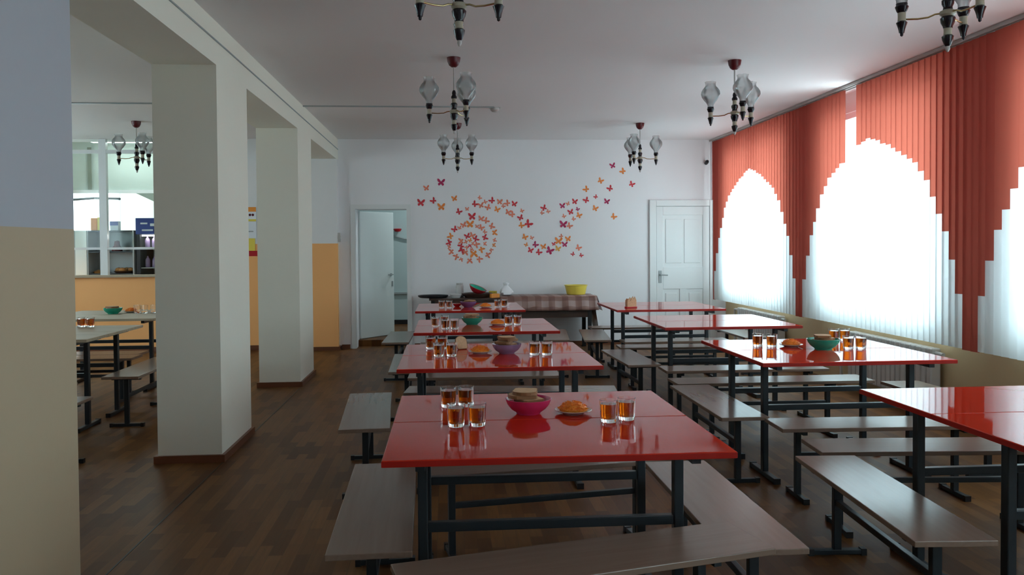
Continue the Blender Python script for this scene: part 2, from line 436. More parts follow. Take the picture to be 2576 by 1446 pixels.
fn = MB(); fn.box(-2.0, 1.3, YE+.4, 14.7, -.1, .09); fn.box(DL, DR_, YE+.25, YE+.4, 0, .09)
struct('floor_next', fn, M['floor'], 'raised brown floor of the room beyond the open door', 'floor')
tag(MB().box(-1.89, 1.19, 14.57, 14.6, .09, .17).build('baseboard_next', M['black']), 'dark skirting in the room beyond the open door', 'skirting board', kind='structure')
tag(MB().box(-1.0, .2, 14.56, 14.6, .62, .65).build('wall_rail', M['greysteel']), 'dark horizontal rail on the wall beyond the open door', 'rail')
tag(MB().lathe([(.001, -.03), (.05, -.02), (.075, .02), (.06, .03), (.001, .03)], 18).build('wall_dispenser', M['redplastic'], loc=(-.87, 14.52, 1.73)), 'small red object on the wall seen through the open door', 'dispenser')
tag(MB().tube([(-.95, 14.57, 1.64), (-.75, 14.57, 1.58), (-.4, 14.57, 1.55)], .015).build('pipe', M['greysteel']), 'thin grey pipe on the wall beyond the open door', 'pipe')

# right door, closed, panelled
tr = MB(); x0, x1, zt, w = 3.035, 3.83, 2.01, .10
tr.box(x0-w, x0, YE-.035, YE, 0, zt+.09); tr.box(x1, x1+w, YE-.035, YE, 0, zt+.09); tr.box(x0, x1, YE-.035, YE, zt, zt+.09)
struct('trim_2', tr, M['white_paint'], 'white casing around the closed door by the blinds', 'door casing', bevel=.006)
dr2 = thing('door_2', 'closed white panelled door beside the window blinds', 'door', (x0, YE, 0)); dr2['kind'] = 'structure'
W2 = x1-x0
l = MB(); l.box(.004, W2-.004, -.012, 0, .01, zt-.004)
for a, b in ((.004, .10), (W2-.10, W2-.004)): l.box(a, b, -.024, -.012, .01, zt-.004)
l.box(W2/2-.05, W2/2+.05, -.024, -.012, .2, .80)
for a, b in ((.01, .2), (.80, 1.12), (zt-.13, zt-.004)): l.box(.10, W2-.10, -.024, -.012, a, b)
l.build('leaf', M['white_paint'], dr2, bevel=.003)
for (a, b, c, d) in ((.14, W2/2-.02, 1.18, 1.82), (W2/2+.02, W2-.14, 1.18, 1.82), (.14, W2/2-.09, .26, .74), (W2/2+.09, W2-.14, .26, .74)):
    MB().box(a, b, -.02, -.012, c, d).build('panel', M['white_paint'], dr2, bevel=.005)
h = MB(); h.box(-.022, .022, -.008, 0, -.09, .09); h.tube([(0, -.008, .03), (0, -.05, .03), (.10, -.055, .025)], .009)
h.build('handle', M['greysteel'], dr2, loc=(.055, -.024, .98))

# small things on walls
cam = thing('security_camera', 'small dark camera high on the far wall by the blinds', 'camera', (3.80, YE+.002, 2.645))
MB().box(-.03, .03, -.015, 0, -.02, .03).build('bracket', M['white_paint'], cam)
MB().lathe([(.001, -.03), (.026, -.03), (.028, .02), (.02, .045), (.001, .045)], 16, T=Matrix.Rotation(R(70), 3, 'X')).build('lens_housing', M['black'], cam, loc=(-.02, -.05, 0), smooth=True)
sb = thing('switch_box', 'pale grey switch box at the corner of the peach pilaster', 'switch', (XC+.001, 11.87, 1.58))
MB().box(0, .035, -.04, .04, -.06, .07).build('housing', M['radiator'], sb, bevel=.004)
MB().box(.035, .043, -.015, .015, -.02, .03).build('rocker', M['white_paint'], sb)
tag(MB().box(XC, XC+.012, 11.855, 11.875, .06, 1.515).build('cord', M['col_wall']), 'vertical cable duct below the switch box on the pilaster edge', 'cable')
# posters seen between the second and third pillars
ps = thing('notice_sign', 'orange and white notice at the top of the posters between pillars', 'poster', (-2.95, YE-.006, 1.82))
MB().box(-.22, .26, -.004, 0, .0, .2).build('sheet', M['paper'], ps)
MB().box(-.22, .26, -.006, -.004, .135, .2).build('header_band', M['orange'], ps)
MB().box(-.22, .26, -.006, -.004, .0, .03).build('footer_band', M['yellow'], ps)
t = MB()
for a in (.115, .175, .215, -.10, -.03, .03): t.lathe([(.001, -.001), (.018, 0), (.014, .006), (.001, .006)], 10, o=(a, -.004, .09), T=Matrix.Rotation(R(90), 3, 'X'))
t.build('photographs', M['maroon'], ps)
p2 = thing('paper_notice', 'plain white paper sheet pinned between two orange posters', 'poster', (-2.95, YE-.006, 1.585))
MB().box(-.2, .26, -.003, 0, 0, .225).build('sheet', M['paper'], p2)
MB().box(.06, .22, -.005, -.003, .085, .10).build('print_line', M['greysteel'], p2)
p3 = thing('poster', 'yellow and red picture poster at the edge of the peach dado', 'poster', (-2.95, YE-.006, 1.33))
MB().box(-.2, .24, -.003, 0, 0, .25).build('sheet', M['yellow'], p3)
MB().box(-.2, .27, -.006, -.003, 0, .075).build('lower_band', M['redplastic'], p3)
MB().add([(-.1, -.005, .075), (.16, -.005, .075), (.13, -.005, .14), (.03, -.005, .19), (-.05, -.005, .12)], [(0, 1, 2, 3, 4)]).build('picture', M['orange'], p3)

# ------------------------------------------------------------------ blinds
XB, ZT, Z0 = 3.884, 2.945, .647
def arch(t):
    t = abs(t); P = [(0, 2.42), (.12, 2.40), (.3, 2.33), (.55, 2.22), (.8, 2.10), (.95, 1.95), (1.08, 1.75), (1.2, 1.55), (1.28, 1.36), (1.36, 1.10), (1.42, .95), (1.46, Z0), (9, Z0)]
    for (a, za), (b, zb) in zip(P, P[1:]):
        if t <= b: return za+(zb-za)*(t-a)/(b-a)
rnd = random.Random(4)
bl = ['vertical blind nearest the far wall, white below a scalloped red top', 'middle vertical blind with a gap in its red slats', 'vertical blind cut by the right edge of the photo', 'vertical blind nearest the camera, beyond the photo edge']
SP = (MOD-.014)/35
def roller(x, y0, y1, z0, z1, axis, lb):  # blinds added on the added windows, to diffuse their daylight
    r = thing('added_roller_blind', lb, 'blind', (0, 0, 0))
    m = MB()
    if axis == 'x': m.add([(x, y0, z0), (x, y1, z0), (x, y1, z1), (x, y0, z1)], [(0, 1, 2, 3)])
    else: m.add([(y0, x, z0), (y1, x, z0), (y1, x, z1), (y0, x, z1)], [(0, 1, 2, 3)])
    m.build('fabric', M['roller'], r)
    t = MB(); t.tube([(x, y0, z1), (x, y1, z1)] if axis == 'x' else [(y0, x, z1), (y1, x, z1)], .022); t.build('tube', M['rail'], r)
    b = MB(); b.tube([(x, y0, z0), (x, y1, z0)] if axis == 'x' else [(y0, x, z0), (y1, x, z0)], .01); b.build('bottom_bar', M['rail'], r)
roller(XR-.05, -2.85, -.5, .72, 2.85, 'x', 'added white roller blind on the unseen window behind the camera')
roller(XL+.04, 8.5, 10.7, .82, 2.80, 'x', 'added white roller blind on the unseen side room window nearest the hatch wall')
roller(XL+.04, 5.1, 7.3, .82, 2.80, 'x', 'added white roller blind on the unseen second side room window from the hatch wall')
roller(15.36, -7.35, -5.85, .95, 2.76, 'y', 'added white roller blind on the added kitchen window behind the hatch')
for k, yc in enumerate([10.432, 7.408, 4.384, 1.36]):
    b = thing('vertical_blind', bl[k], 'blind', (XB, yc, 0), group='vertical blinds along the window wall')
    hr = MB(); L = MOD/2-.002
    hr.box(-.05, .05, -L, L, ZT+.014, ZC-.001); hr.box(-.05, -.042, -L, L, ZT+.004, ZT+.014); hr.box(.042, .05, -L, L, ZT+.004, ZT+.014); hr.box(-.006, .006, -L, L, ZT+.004, ZT+.014)
    hr.build('headrail', M['rail'], b)
    wh, re, ch = MB(), MB(), MB()
    for i in range(35):
        y = SP*(i-17); a = R(10+rnd.uniform(-6, 6))
        z = arch(y)
        z = round(z/.02)*.02
        T = Matrix.Translation((0, y, 0)) @ Matrix.Rotation(a, 4, 'Z')
        gap = (k == 1 and i in (20, 21, 22))
        hw = .0455
        if gap:
            if i in (20, 22): wh.sheet(hw, Z0, 2.12, T)
            else: wh.sheet(hw, Z0, 2.1, T)
            continue
        re.sheet(hw, z, ZT+.004, T)
        if z > Z0+.03: wh.sheet(hw, Z0, z, T)
    ch.tube([(.012, -MOD/2+.03+i*.24, Z0+.006-.006*(i % 2)) for i in range(13)], .0025, 6)
    re.build('red_slats', M['slat_r'], b); wh.build('white_slats', M['slat_w'], b); ch.build('bottom_chain', M['rail'], b)

# radiators under the windows
def make_radiator():
    r = thing('radiator', '', 'radiator')
    n = 18; s = MB()
    for i in range(n):
        y = (i-(n-1)/2)*.08
        s.box(-.045, .045, y-.034, y+.034, .12, .58)
    s.build('sections', M['radiator'], r, bevel=.012)
    MB().tube([(0, -.82, .54), (0, .9, .54), (.02, .98, .54), (.02, .98, .02)], .016).build('pipe', M['radiator'], r)
    MB().box(-.01, .07, -.5, -.46, .3, .34).build('bracket', M['greysteel'], r)
    MB().box(-.01, .07, .46, .5, .3, .34).build('bracket', M['greysteel'], r)
    return r
RAD = Proto(make_radiator)
for y, lb in ((10.42, 'cast white radiator below the blind nearest the far wall'), (7.25, 'cast white radiator below the middle blind'), (4.37, 'cast white radiator below the blind at the right photo edge')):
    RAD.put((4.005, y, 0), 0, lb, 'radiators under the windows')

# ------------------------------------------------------------------ chandeliers
def make_chandelier():
    c = thing('chandelier', '', 'chandelier')
    D = 0.0
    MB().lathe([(.001, -.078), (.02, -.076), (.038, -.062), (.050, -.036), (.056, 0)], 24).build('canopy', M['maroon'], c, smooth=True)
    MB().lathe([(.006, -.28), (.006, -.076)], 10).build('stem', M['stem'], c, smooth=True)
    bd = MB().lathe([(.006, -.262), (.012, -.268), (.017, -.285), (.015, -.30), (.024, -.316), (.022, -.33), (.014, -.331), (.014, -.365), (.021, -.366), (.028, -.374),
        (.027, -.39), (.02, -.405), (.022, -.416), (.016, -.417), (.016, -.449), (.028, -.450), (.034, -.458), (.031, -.478), (.022, -.496), (.021, -.505), (.015, -.506), (.015, -.536),
        (.020, -.537), (.027, -.544), (.024, -.560), (.014, -.585), (.010, -.590)], 18)
    body = bd.build('body', M['darkwood'], c, smooth=True)
    for pr in ([(.017, -.3305), (.018, -.3655)], [(.020, -.4165), (.036, -.425), (.036, -.44), (.026, -.4495)], [(.019, -.5055), (.018, -.52), (.019, -.5365)]):
        MB().lathe(pr, 18).build('collar', M['cream'], body, smooth=True)
    MB().lathe([(.010, -.590), (.011, -.602), (.005, -.615), (.001, -.617)], 14).build('finial', M['stem'], body, smooth=True)
    for k in range(3):
        a = R(120*k); ca, sa = math.cos(a), math.sin(a); r = .2
        ar = MB().tube([(.03*ca, .03*sa, -.432), (.055*ca, .055*sa, -.434), (.085*ca, .085*sa, -.446), (.13*ca, .13*sa, -.449), (.185*ca, .185*sa, -.446)], .0045)
        arm = ar.build('arm', M['brass'], c, smooth=True)
        o = (r*ca, r*sa, 0)
        hd = MB().lathe([(.001, -.528), (.007, -.524), (.008, -.512), (.012, -.511), (.015, -.495), (.020, -.478), (.026, -.462), (.019, -.455), (.013, -.4545), (.013, -.4145), (.018, -.414), (.024, -.406), (.031, -.386), (.026, -.378), (.027, -.370)], 18, o)
        hd.build('candle_holder', M['darkwood'], arm, smooth=True)
        MB().lathe([(.019, -.4545), (.018, -.435), (.019, -.4145)], 18, o).build('collar', M['cream'], arm, smooth=True)
        prof = [(.024, -.372), (.026, -.352), (.035, -.335), (.054, -.312), (.071, -.285), (.077, -.262), (.074, -.238), (.060, -.213), (.046, -.198), (.041, -.185), (.042, -.172), (.047, -.158)]
        def wob(kk, t): return .07*math.cos(6*t)*max(0, (kk-8)/3) + .05*math.cos(6*t)*(1-abs(kk-5)/5)
        MB().open_lathe(prof, 36, o, wob=wob).build('lamp_shade', M['shade'], arm, smooth=True)
    return c
CH = Proto(make_chandelier)
for x, y, a, lb in (
    (.06, 6.77, 178, 'three-arm chandelier hanging over the second and third tables of the left row'),
    (2.39, 6.77, 149, 'three-arm chandelier in front of the blinds, over the right row of tables'),
    (2.42, 10.31, -5, 'far chandelier near the blinds, before the far wall'),
    (.13, 10.38, 90, 'far chandelier over the left row, hanging before the butterfly wall'),
    (-3.72, 10.32, 188, 'chandelier in the side room, seen between two pillars'),
    (.06, 3.80, 90, 'nearest chandelier over the left row, cut by the top of the photo'),
    (2.38, 3.80, 158, 'chandelier at the top right corner, cut by the photo edge')):
    CH.put((x, y, ZC), R(a), lb, 'chandeliers of the dining hall')

# ------------------------------------------------------------------ tables
def make_table(top_mat, edge_mat):
    t = thing('dining_table', '', 'table')
    W, D_, H, th = 1.2, .597, .75, .024
    tp = MB().box(-W/2+.001, W/2-.001, -D_/2+.001, D_/2-.001, H-th, H).build('tabletop', [top_mat], t, bevel=.003)
    e = MB(); b = .0012
    for (x0, x1, y0, y1) in ((-W/2-b+.001, -W/2+.001, -D_/2, D_/2), (W/2-.001, W/2+b-.001, -D_/2, D_/2), (-W/2, W/2, -D_/2-b+.001, -D_/2+.001), (-W/2, W/2, D_/2-.001, D_/2+b-.001)):
        e.box(x0, x1, y0, y1, H-th+.002, H-.003)
    e.build('edge_band', edge_mat, tp)
    px = W/2-.125
    for s in (-1, 1):
        lg = MB().box(s*px-.018, s*px+.018, -.022, .022, .03, H-th-.03).build('leg', M['steel'], t, bevel=.004)
        MB().box(s*px-.018, s*px+.018, -.2, .2, .004, .032).build('foot', M['steel'], lg, bevel=.004)
        for e in (-.196, .196): MB().box(s*px-.02, s*px+.02, e-.0105, e+.0105, 0, .035).build('foot_cap', M['black'], lg)
        MB().box(s*px-.016, s*px+.016, -.24, .24, H-th-.03, H-th-.0005).build('support_bar', M['steel'], lg)
    MB().box(-px+.018, px-.018, -.016, .016, .41, .445).build('rail', M['steel'], t, bevel=.003)
    return t
RT = Proto(lambda: make_table(M['red'], M['red_edge']))
rows = [('left', [(-.225, 2.735), (-.300, 4.77), (-.285, 6.76), (-.36, 9.0)]), ('right', [(1.975, 2.655), (1.845, 4.745), (1.825, 6.88), (1.81, 8.80)])]
pos = ['the nearest', 'the second', 'the third', 'the farthest']
for rn, lst in rows:
    for i, (x, y) in enumerate(lst):
        for j, hn in enumerate(('near half', 'far half')):
            RT.put((x+.6, y+.2995+.6*j, 0), 0, 'glossy red table, %s of %s pair in the %s row' % (hn, pos[i], rn), 'red dining tables in the %s row' % rn)
LT = Proto(lambda: make_table(M['light_wood'], M['light_wood']))
for x, y, lb in ((-3.4, 6.95, 'pale wood-topped table in the side room, near half of the pair with tea glasses'), (-3.4, 7.55, 'pale wood-topped table in the side room, far half of the pair with tea glasses'),
                 (-3.55, 8.85, 'pale wood-topped table below the serving hatch, near half of its pair'), (-3.55, 9.45, 'pale wood-topped table below the serving hatch, far half carrying the dishes')):
    LT.put((x, y, 0), 0, lb, 'pale tables in the side room')

# ------------------------------------------------------------------ benches
def make_bench(L, W=.29, zt=.43):
    b = thing('bench', '', 'bench')
    MB().box(-L/2, L/2, -W/2, W/2, zt-.022, zt).build('seat', M['bench'], b, bevel=.003)
    px = L/2-(.20 if zt > .44 else .30 if L > 1.45 else .14)
    for s in (-1, 1):
        lg = MB().box(s*px-.016, s*px+.016, -.018, .018, .026, zt-.022).build('leg', M['steel'], b, bevel=.003)
        MB().box(s*px-.015, s*px+.015, -.125, .125, .004, .028).build('foot', M['steel'], lg, bevel=.003)
        for e in (-.1225, .1225): MB().box(s*px-.017, s*px+.017, e-.0125, e+.0125, 0, .031).build('foot_cap', M['black'], lg)
        MB().box(s*px-.013, s*px+.013, -W/2+.03, W/2-.03, zt-.046, zt-.0225).build('support_bar', M['steel'], lg)
    MB().box(-px+.016, px-.016, -.013, .013, .235, .262).build('rail', M['steel'], b, bevel=.003)
    return b
BP = {}
def bench(cx, cy, a, L, lb, grp, zt=.43):
    k = (L, zt)
    if k not in BP: BP[k] = Proto(lambda: make_bench(L, .29, zt))
    BP[k].put((cx, cy, 0), R(a), lb, grp)
gl, gr, gs = 'grey benches around the left row', 'grey benches around the right row', 'grey benches in the side room'
bench(-.2875, 3.36, 91.4, 1.16, 'grey bench along the left side of the nearest red table', gl)
bench(.437, 2.617, 14, 1.22, 'slanted grey bench before the nearest red table, cut by the bottom edge', gl, .457)
bench(1.06, 3.26, 90, 1.15, 'grey bench along the right side of the nearest table in the left row', gl)
bench(.46, 3.918, 9.5, 1.2, 'skewed grey bench seen under the nearest table of the left row', gl)
bench(-.5125, 5.27, 93.4, 1.16, 'grey bench in the aisle left of the second left-row table', gl)
bench(.44, 5.885, -6.1, 1.5, 'grey bench tucked under the far side of the second left-row table', gl)
bench(.28, 6.60, -1, 1.2, 'grey bench before the third table of the left row', gl)
bench(-.36, 7.37, 91, 1.15, 'grey bench along the left side of the third left-row table', gl)
bench(.30, 8.72, 0, 1.2, 'grey bench before the farthest table of the left row', gl)
bench(-.56, 9.46, 89, 1.16, 'grey bench left of the farthest left-row table, by the open door', gl)
bench(1.22, 9.46, 84, 1.16, 'grey bench right of the farthest left-row table', gl)
bench(1.77, 3.28, 86.3, 1.16, 'grey bench along the left side of the nearest right-row table', gr)
bench(2.43, 4.02, -4, 1.2, 'grey bench behind the nearest table of the right row', gr)
bench(2.44, 4.56, -2, 1.2, 'grey bench before the right-row table laid with dishes', gr)
bench(1.745, 5.335, 90, 1.15, 'grey bench left of the right-row table laid with dishes', gr)
bench(2.42, 6.09, 0, 1.5, 'grey bench behind the right-row table laid with dishes', gr)
bench(2.43, 6.70, -1, 1.35, 'grey bench before the third table of the right row', gr)
bench(1.645, 7.47, 92, 1.06, 'short grey bench left of the third right-row table', gr)
bench(2.38, 8.22, -2, 1.35, 'grey bench behind the third table of the right row', gr)
bench(2.42, 8.72, 0, 1.15, 'grey bench before the farthest table of the right row', gr)
bench(1.66, 9.37, 84, 1.15, 'grey bench left of the farthest right-row table', gr)
bench(2.36, 10.23, 0, 1.2, 'grey bench behind the farthest right-row table, facing the closed door', gr)
bench(3.37, 9.40, 90, 1.16, 'grey bench right of the farthest right-row table, by the window wall', gr)
bench(3.33, 5.32, 90, 1.16, 'grey bench between the laid right-row table and the radiator', gr)
bench(-2.62, 7.42, 90, 1.2, 'grey bench at the right end of the side room table with glasses', gs)
bench(-3.44, 6.44, 0, 1.2, 'grey bench before the side room table with glasses', gs)
bench(-3.55, 8.10, 0, 1.2, 'grey bench between the two side room tables, nearer one', gs)
bench(-3.60, 8.41, 0, 1.2, 'grey bench between the two side room tables, right before the far one', gs)
bench(-2.61, 5.35, 90, 1.2, 'grey bench mostly hidden behind the nearest pillar', gs)

# ------------------------------------------------------------------ tableware
def make_glass(tea=True):
    g = thing('tea_glass' if tea else 'empty_glass', '', 'glass')
    MB().lathe([(.001, 0), (.030, 0), (.032, .003), (.034, .03), (.0365, .088), (.0345, .0885), (.0322, .05), (.0300, .014), (.001, .012)], 24).build('glass_body', M['glass'], g, smooth=True)
    if tea:
        MB().lathe([(.001, .0135), (.0292, .0155), (.0316, .05), (.0332, .073), (.001, .0732)], 24).build('tea', M['tea'], g, smooth=True)
    return g
TG = Proto(make_glass)
TT = .7505
def tea(x, y, lb, grp): TG.put((x, y, TT), random.random()*6, lb, grp)
gs6 = lambda w: 'tea glasses on '+w
n1, n2, n3, n4, m2 = 'the nearest left-row table', 'the second left-row table', 'the third left-row table', 'the farthest left-row table', 'the laid right-row table'
tea(-.004, 3.630, 'glass of tea at back left of the left four on '+n1, gs6(n1)); tea(.072, 3.640, 'glass of tea at back right of the left four on '+n1, gs6(n1))
tea(.026, 3.235, 'glass of tea at front left of the left four on '+n1, gs6(n1)); tea(.108, 3.240, 'glass of tea at front right of the left four on '+n1, gs6(n1))
tea(.632, 3.25, 'left glass of tea in the right-hand pair on '+n1, gs6(n1)); tea(.712, 3.285, 'right glass of tea in the right-hand pair on '+n1, gs6(n1))
tea(-.123, 5.69, 'glass of tea at back left of the left four on '+n2, gs6(n2)); tea(-.042, 5.685, 'glass of tea at back right of the left four on '+n2, gs6(n2))
tea(-.064, 5.295, 'glass of tea at front left of the left four on '+n2, gs6(n2)); tea(.018, 5.30, 'glass of tea at front right of the left four on '+n2, gs6(n2))
tea(.550, 5.29, 'left glass of tea in the right-hand pair on '+n2, gs6(n2)); tea(.628, 5.28, 'right glass of tea in the right-hand pair on '+n2, gs6(n2))
tea(-.115, 7.25, 'glass of tea at back left of the left four on '+n3, gs6(n3)); tea(-.035, 7.40, 'glass of tea at back right of the left four on '+n3, gs6(n3))
tea(-.028, 7.03, 'glass of tea at front left of the left four on '+n3, gs6(n3)); tea(.052, 7.02, 'glass of tea at front right of the left four on '+n3, gs6(n3))
tea(.530, 7.33, 'left glass of tea in the right-hand pair on '+n3, gs6(n3)); tea(.610, 7.32, 'right glass of tea in the right-hand pair on '+n3, gs6(n3))
tea(-.075, 9.42, 'left glass of tea in the left pair on '+n4, gs6(n4)); tea(.010, 9.40, 'right glass of tea in the left pair on '+n4, gs6(n4))
tea(.556, 9.42, 'left glass of tea in the right pair on '+n4, gs6(n4)); tea(.640, 9.50, 'right glass of tea in the right pair on '+n4, gs6(n4))
tea(2.112, 5.53, 'left glass of tea in the left pair on '+m2, gs6(m2)); tea(2.195, 5.49, 'right glass of tea in the left pair on '+m2, gs6(m2))
tea(2.765, 5.77, 'glass of tea at back left of the right four on '+m2, gs6(m2)); tea(2.848, 5.77, 'glass of tea at back right of the right four on '+m2, gs6(m2))
tea(2.648, 5.315, 'glass of tea at front left of the right four on '+m2, gs6(m2)); tea(2.730, 5.305, 'glass of tea at front right of the right four on '+m2, gs6(m2))
ns = 'the side room table by the nearest pillar'
tea(-3.375, 7.70, 'leftmost glass of tea on '+ns, gs6(ns)); tea(-3.29, 7.72, 'middle glass of tea on '+ns, gs6(ns)); tea(-3.205, 7.70, 'rightmost glass of tea on '+ns, gs6(ns))
EG = Proto(lambda: make_glass(False))
for x, y, lb in ((-3.37, 9.28, 'leftmost empty glass on the table below the hatch'), (-3.28, 9.24, 'second empty glass from the left below the hatch'), (-3.19, 9.27, 'third empty glass from the left below the hatch'), (-3.10, 9.25, 'rightmost empty glass on the table below the hatch')):
    EG.put((x, y, TT), 0, lb, 'empty glasses on the table below the hatch')

BOWL = [(.001, 0), (.050, 0), (.052, .006), (.075, .022), (.090, .042), (.097, .062), (.0945, .063), (.087, .043), (.072, .025), (.048, .010), (.001, .009)]
def bowl(x, y, mat, lb, s=1.):
    return tag(MB().lathe([(r*s, z*s) for r, z in BOWL], 32).build('bread_bowl', mat, loc=(x, y, TT), smooth=True), lb, 'bowl')
def make_slice():
    b = thing('bread_slice', '', 'bread')
    out = []
    for i in range(17):
        a = math.pi*i/16; out.append((.044*math.cos(a)*(1.06 if .3 < a < 2.84 else 1), .012+.042*math.sin(a)))
    out += [(-.040, -.040), (-.03, -.046), (.03, -.046), (.040, -.040)]
    n = len(out); t = .006
    def prism(sc0, th, mi):
        m = MB(); m.add([(x*sc0, y*sc0, -th) for x, y in out]+[(x*sc0, y*sc0, th) for x, y in out], [tuple(range(n)), tuple(range(n, 2*n))]+[(i, (i+1) % n, n+(i+1) % n, n+i) for i in range(n)]); return m
    prism(.94, t, 0).build('crumb', M['crumb'], b)
    m = MB(); vs = [(x*k, y*k, z) for k in (.94, 1.0) for z in (-t+.0004, t-.0004) for x, y in out]
    fs = []
    for i in range(n):
        j = (i+1) % n
        fs += [(2*n+i, 2*n+j, 3*n+j, 3*n+i), (i, j, 2*n+j, 2*n+i), (n+i, n+j, 3*n+j, 3*n+i)]
    m.add(vs, fs); m.build('crust', M['crust'], b)
    return b
SL = Proto(make_slice)
def bread(x, y, n, what, z0=.036, s=1.2, seed=1):
    rr = random.Random(seed)
    names = ['lowest', 'lower', 'middle', 'upper', 'topmost'] if n == 5 else ['lowest', 'lower', 'upper', 'topmost'] if n == 4 else ['lowest', 'middle', 'topmost']
    for i in range(n):
        o = SL.put((x+rr.uniform(-.022, .022)*(.3 if i < 2 else 1), y+rr.uniform(-.014, .014)*(.3 if i < 2 else 1), TT+z0+i*.0128*s+.006), rr.uniform(0, 6.28), '%s slice of bread heaped in %s' % (names[i], what), 'bread slices in '+what, (s, s, s))
PL = [(.001, 0), (.045, 0), (.048, .004), (.070, .011), (.078, .015), (.077, .017), (.068, .0135), (.045, .007), (.001, .0065)]
def make_plate():
    return tag(MB().lathe(PL, 32).build('saucer', M['plate'], smooth=True), '', 'plate')
PP = Proto(make_plate)
def carrot(x, y, where, seed, s=1.):
    PP.put((x, y, TT), 0, 'white saucer under the grated carrot on '+where, 'saucers of grated carrot', (s, s, s))
    rr = random.Random(seed); m = MB()
    m.lathe([(.058, .000), (.060, .008), (.046, .022), (.024, .031), (.001, .034)], 20)
    for i in range(210):
        a = rr.uniform(0, 6.28); q = rr.random()**.5*.062
        z = .004+.032*(1-(q/.066)**2)+rr.uniform(0, .004)
        d = rr.uniform(0, 6.28); e = rr.uniform(-.5, .5); l = rr.uniform(.008, .016)
        p = Vector((q*math.cos(a), q*math.sin(a), z)); v = Vector((math.cos(d), math.sin(d), e))*l*.5
        m.tube([p-v, p+v], .0013, 4)
    o = m.build('grated_carrot', M['carrot'], loc=(x, y, TT+.0125*s)); o.scale = (s, s, s)
    tag(o, 'heap of orange grated carrot on the saucer on '+where, 'carrot salad', 'heaps of grated carrot', 'stuff')
bowl(.331, 3.455, M['pinkbowl'], 'pink plastic bread bowl on '+n1); bread(.331, 3.455, 4, 'the pink bowl on '+n1, seed=3); carrot(.518, 3.435, n1, 1)
bowl(.378, 5.40, M['lilacbowl'], 'lilac plastic bread bowl on '+n2); bread(.378, 5.40, 5, 'the lilac bowl on '+n2, seed=5); carrot(.205, 5.42, n2, 2)
bowl(.210, 7.42, M['greenbowl'], 'green plastic bread bowl on '+n3); bread(.210, 7.42, 4, 'the green bowl on '+n3, seed=7); carrot(.432, 7.33, n3, 3)
bowl(.227, 9.54, M['purplebowl'], 'purple plastic bread bowl on '+n4); bread(.227, 9.54, 3, 'the purple bowl on '+n4, seed=8); carrot(.42, 9.42, n4, 4)
bowl(2.483, 5.33, M['greenbowl'], 'green plastic bread bowl on '+m2, 1.1); bread(2.483, 5.33, 4, 'the green bowl on '+m2, seed=10); carrot(2.335, 5.50, m2, 5)
bowl(-3.60, 9.22, M['greenbowl'], 'green plastic bowl on the table below the serving hatch'); bread(-3.60, 9.22, 3, 'the green bowl below the serving hatch', seed=12); carrot(-3.47, 9.38, 'the table below the serving hatch', 6)
o = SL.put((.085, 5.66, TT+.040), R(20), 'bread slice standing against the tea glasses on '+n2, 'loose bread on '+n2); o.rotation_euler = (R(64), 0, R(25)); o.scale = (.95, .95, .95)
tag(MB().lathe([(r*.5, z*.5) for r, z in BOWL], 24).build('sauce_dish', M['redplastic'], loc=(.10, 9.62, TT), smooth=True), 'small dark red dish beside the purple bowl on '+n4, 'dish')
# napkin holder on the far right table
nh = thing('napkin_holder', 'brown wooden napkin holder on the farthest right-row table', 'napkin holder', (2.03, 9.12, TT), R(15))
MB().box(-.065, .065, -.03, .03, 0, .012).build('base', M['redplastic'], nh, bevel=.003)
for s in (-1, 1):
    n = 6; pr = [(-.055, .012), (.055, .012)]
    for i in range(n+1): pr += [(.055-i*.11/n, .085+(.03 if i % 2 else 0)+.012*math.sin(i))]
    m = MB(); k = len(pr); y0, y1 = s*.024-.004, s*.024+.004
    m.add([(a, y0, b) for a, b in pr]+[(a, y1, b) for a, b in pr], [tuple(range(k)), tuple(range(k, 2*k))]+[(i, (i+1) % k, k+(i+1) % k, k+i) for i in range(k)])
    m.build('side_panel', M['crumb'], nh)
MB().box(-.05, .05, -.017, .017, .012, .10).build('napkins', M['crumb'], nh)

# ------------------------------------------------------------------ serving tables at the far wall
st = thing('side_table', 'dark table under a brown checked cloth against the butterfly wall', 'table', (1.36, 11.55, 0))
MB().box(-.65, .65, -.3, .3, .725, .75).build('tabletop', M['brownwood'], st)
MB().box(-.60, .60, -.26, .26, .46, .725).build('apron', M['brownwood'], st)
for sx in (-1, 1):
    for sy in (-1, 1): MB().box(sx*.58-.025, sx*.58+.025, sy*.25-.025, sy*.25+.025, 0, .725).build('leg', M['black'], st)
cm = MB(); NX, NZ = 40, 6
def flut(u): return .012*math.sin(u*38)+.006*math.sin(u*17+1)
fr = []
for j in range(NZ+1):
    q = j/NZ
    fr.append([( -.66+1.33*i/NX + .04*q*(i/NX-.45), -.305-.03*q-q*(.012+flut(i/NX)), .752-.19*q) for i in range(NX+1)])
vs = [p for rw_ in fr for p in rw_]; fs = [(j*(NX+1)+i, j*(NX+1)+i+1, (j+1)*(NX+1)+i+1, (j+1)*(NX+1)+i) for j in range(NZ) for i in range(NX)]
cm.add(vs, fs); cm.add([(-.66, -.305, .752), (.67, -.305, .752), (.67, .31, .752), (-.66, .31, .752)], [(0, 1, 2, 3)])
sd = [[(.67+.07*q+.01*math.sin(i), -.305-.04*q*(1-i/8)+.615*i/8, .752-.2*q) for i in range(9)] for q in (0, .33, .66, 1)]
cm.add([p for r_ in sd for p in r_], [(j*9+i, j*9+i+1, (j+1)*9+i+1, (j+1)*9+i) for j in range(3) for i in range(8)])
tc = cm.build('tablecloth', M['check'], loc=(1.36, 11.55, .0005), smooth=True)
so = tc.modifiers.new('s', 'SOLIDIFY'); so.thickness = .002; so.offset = 1
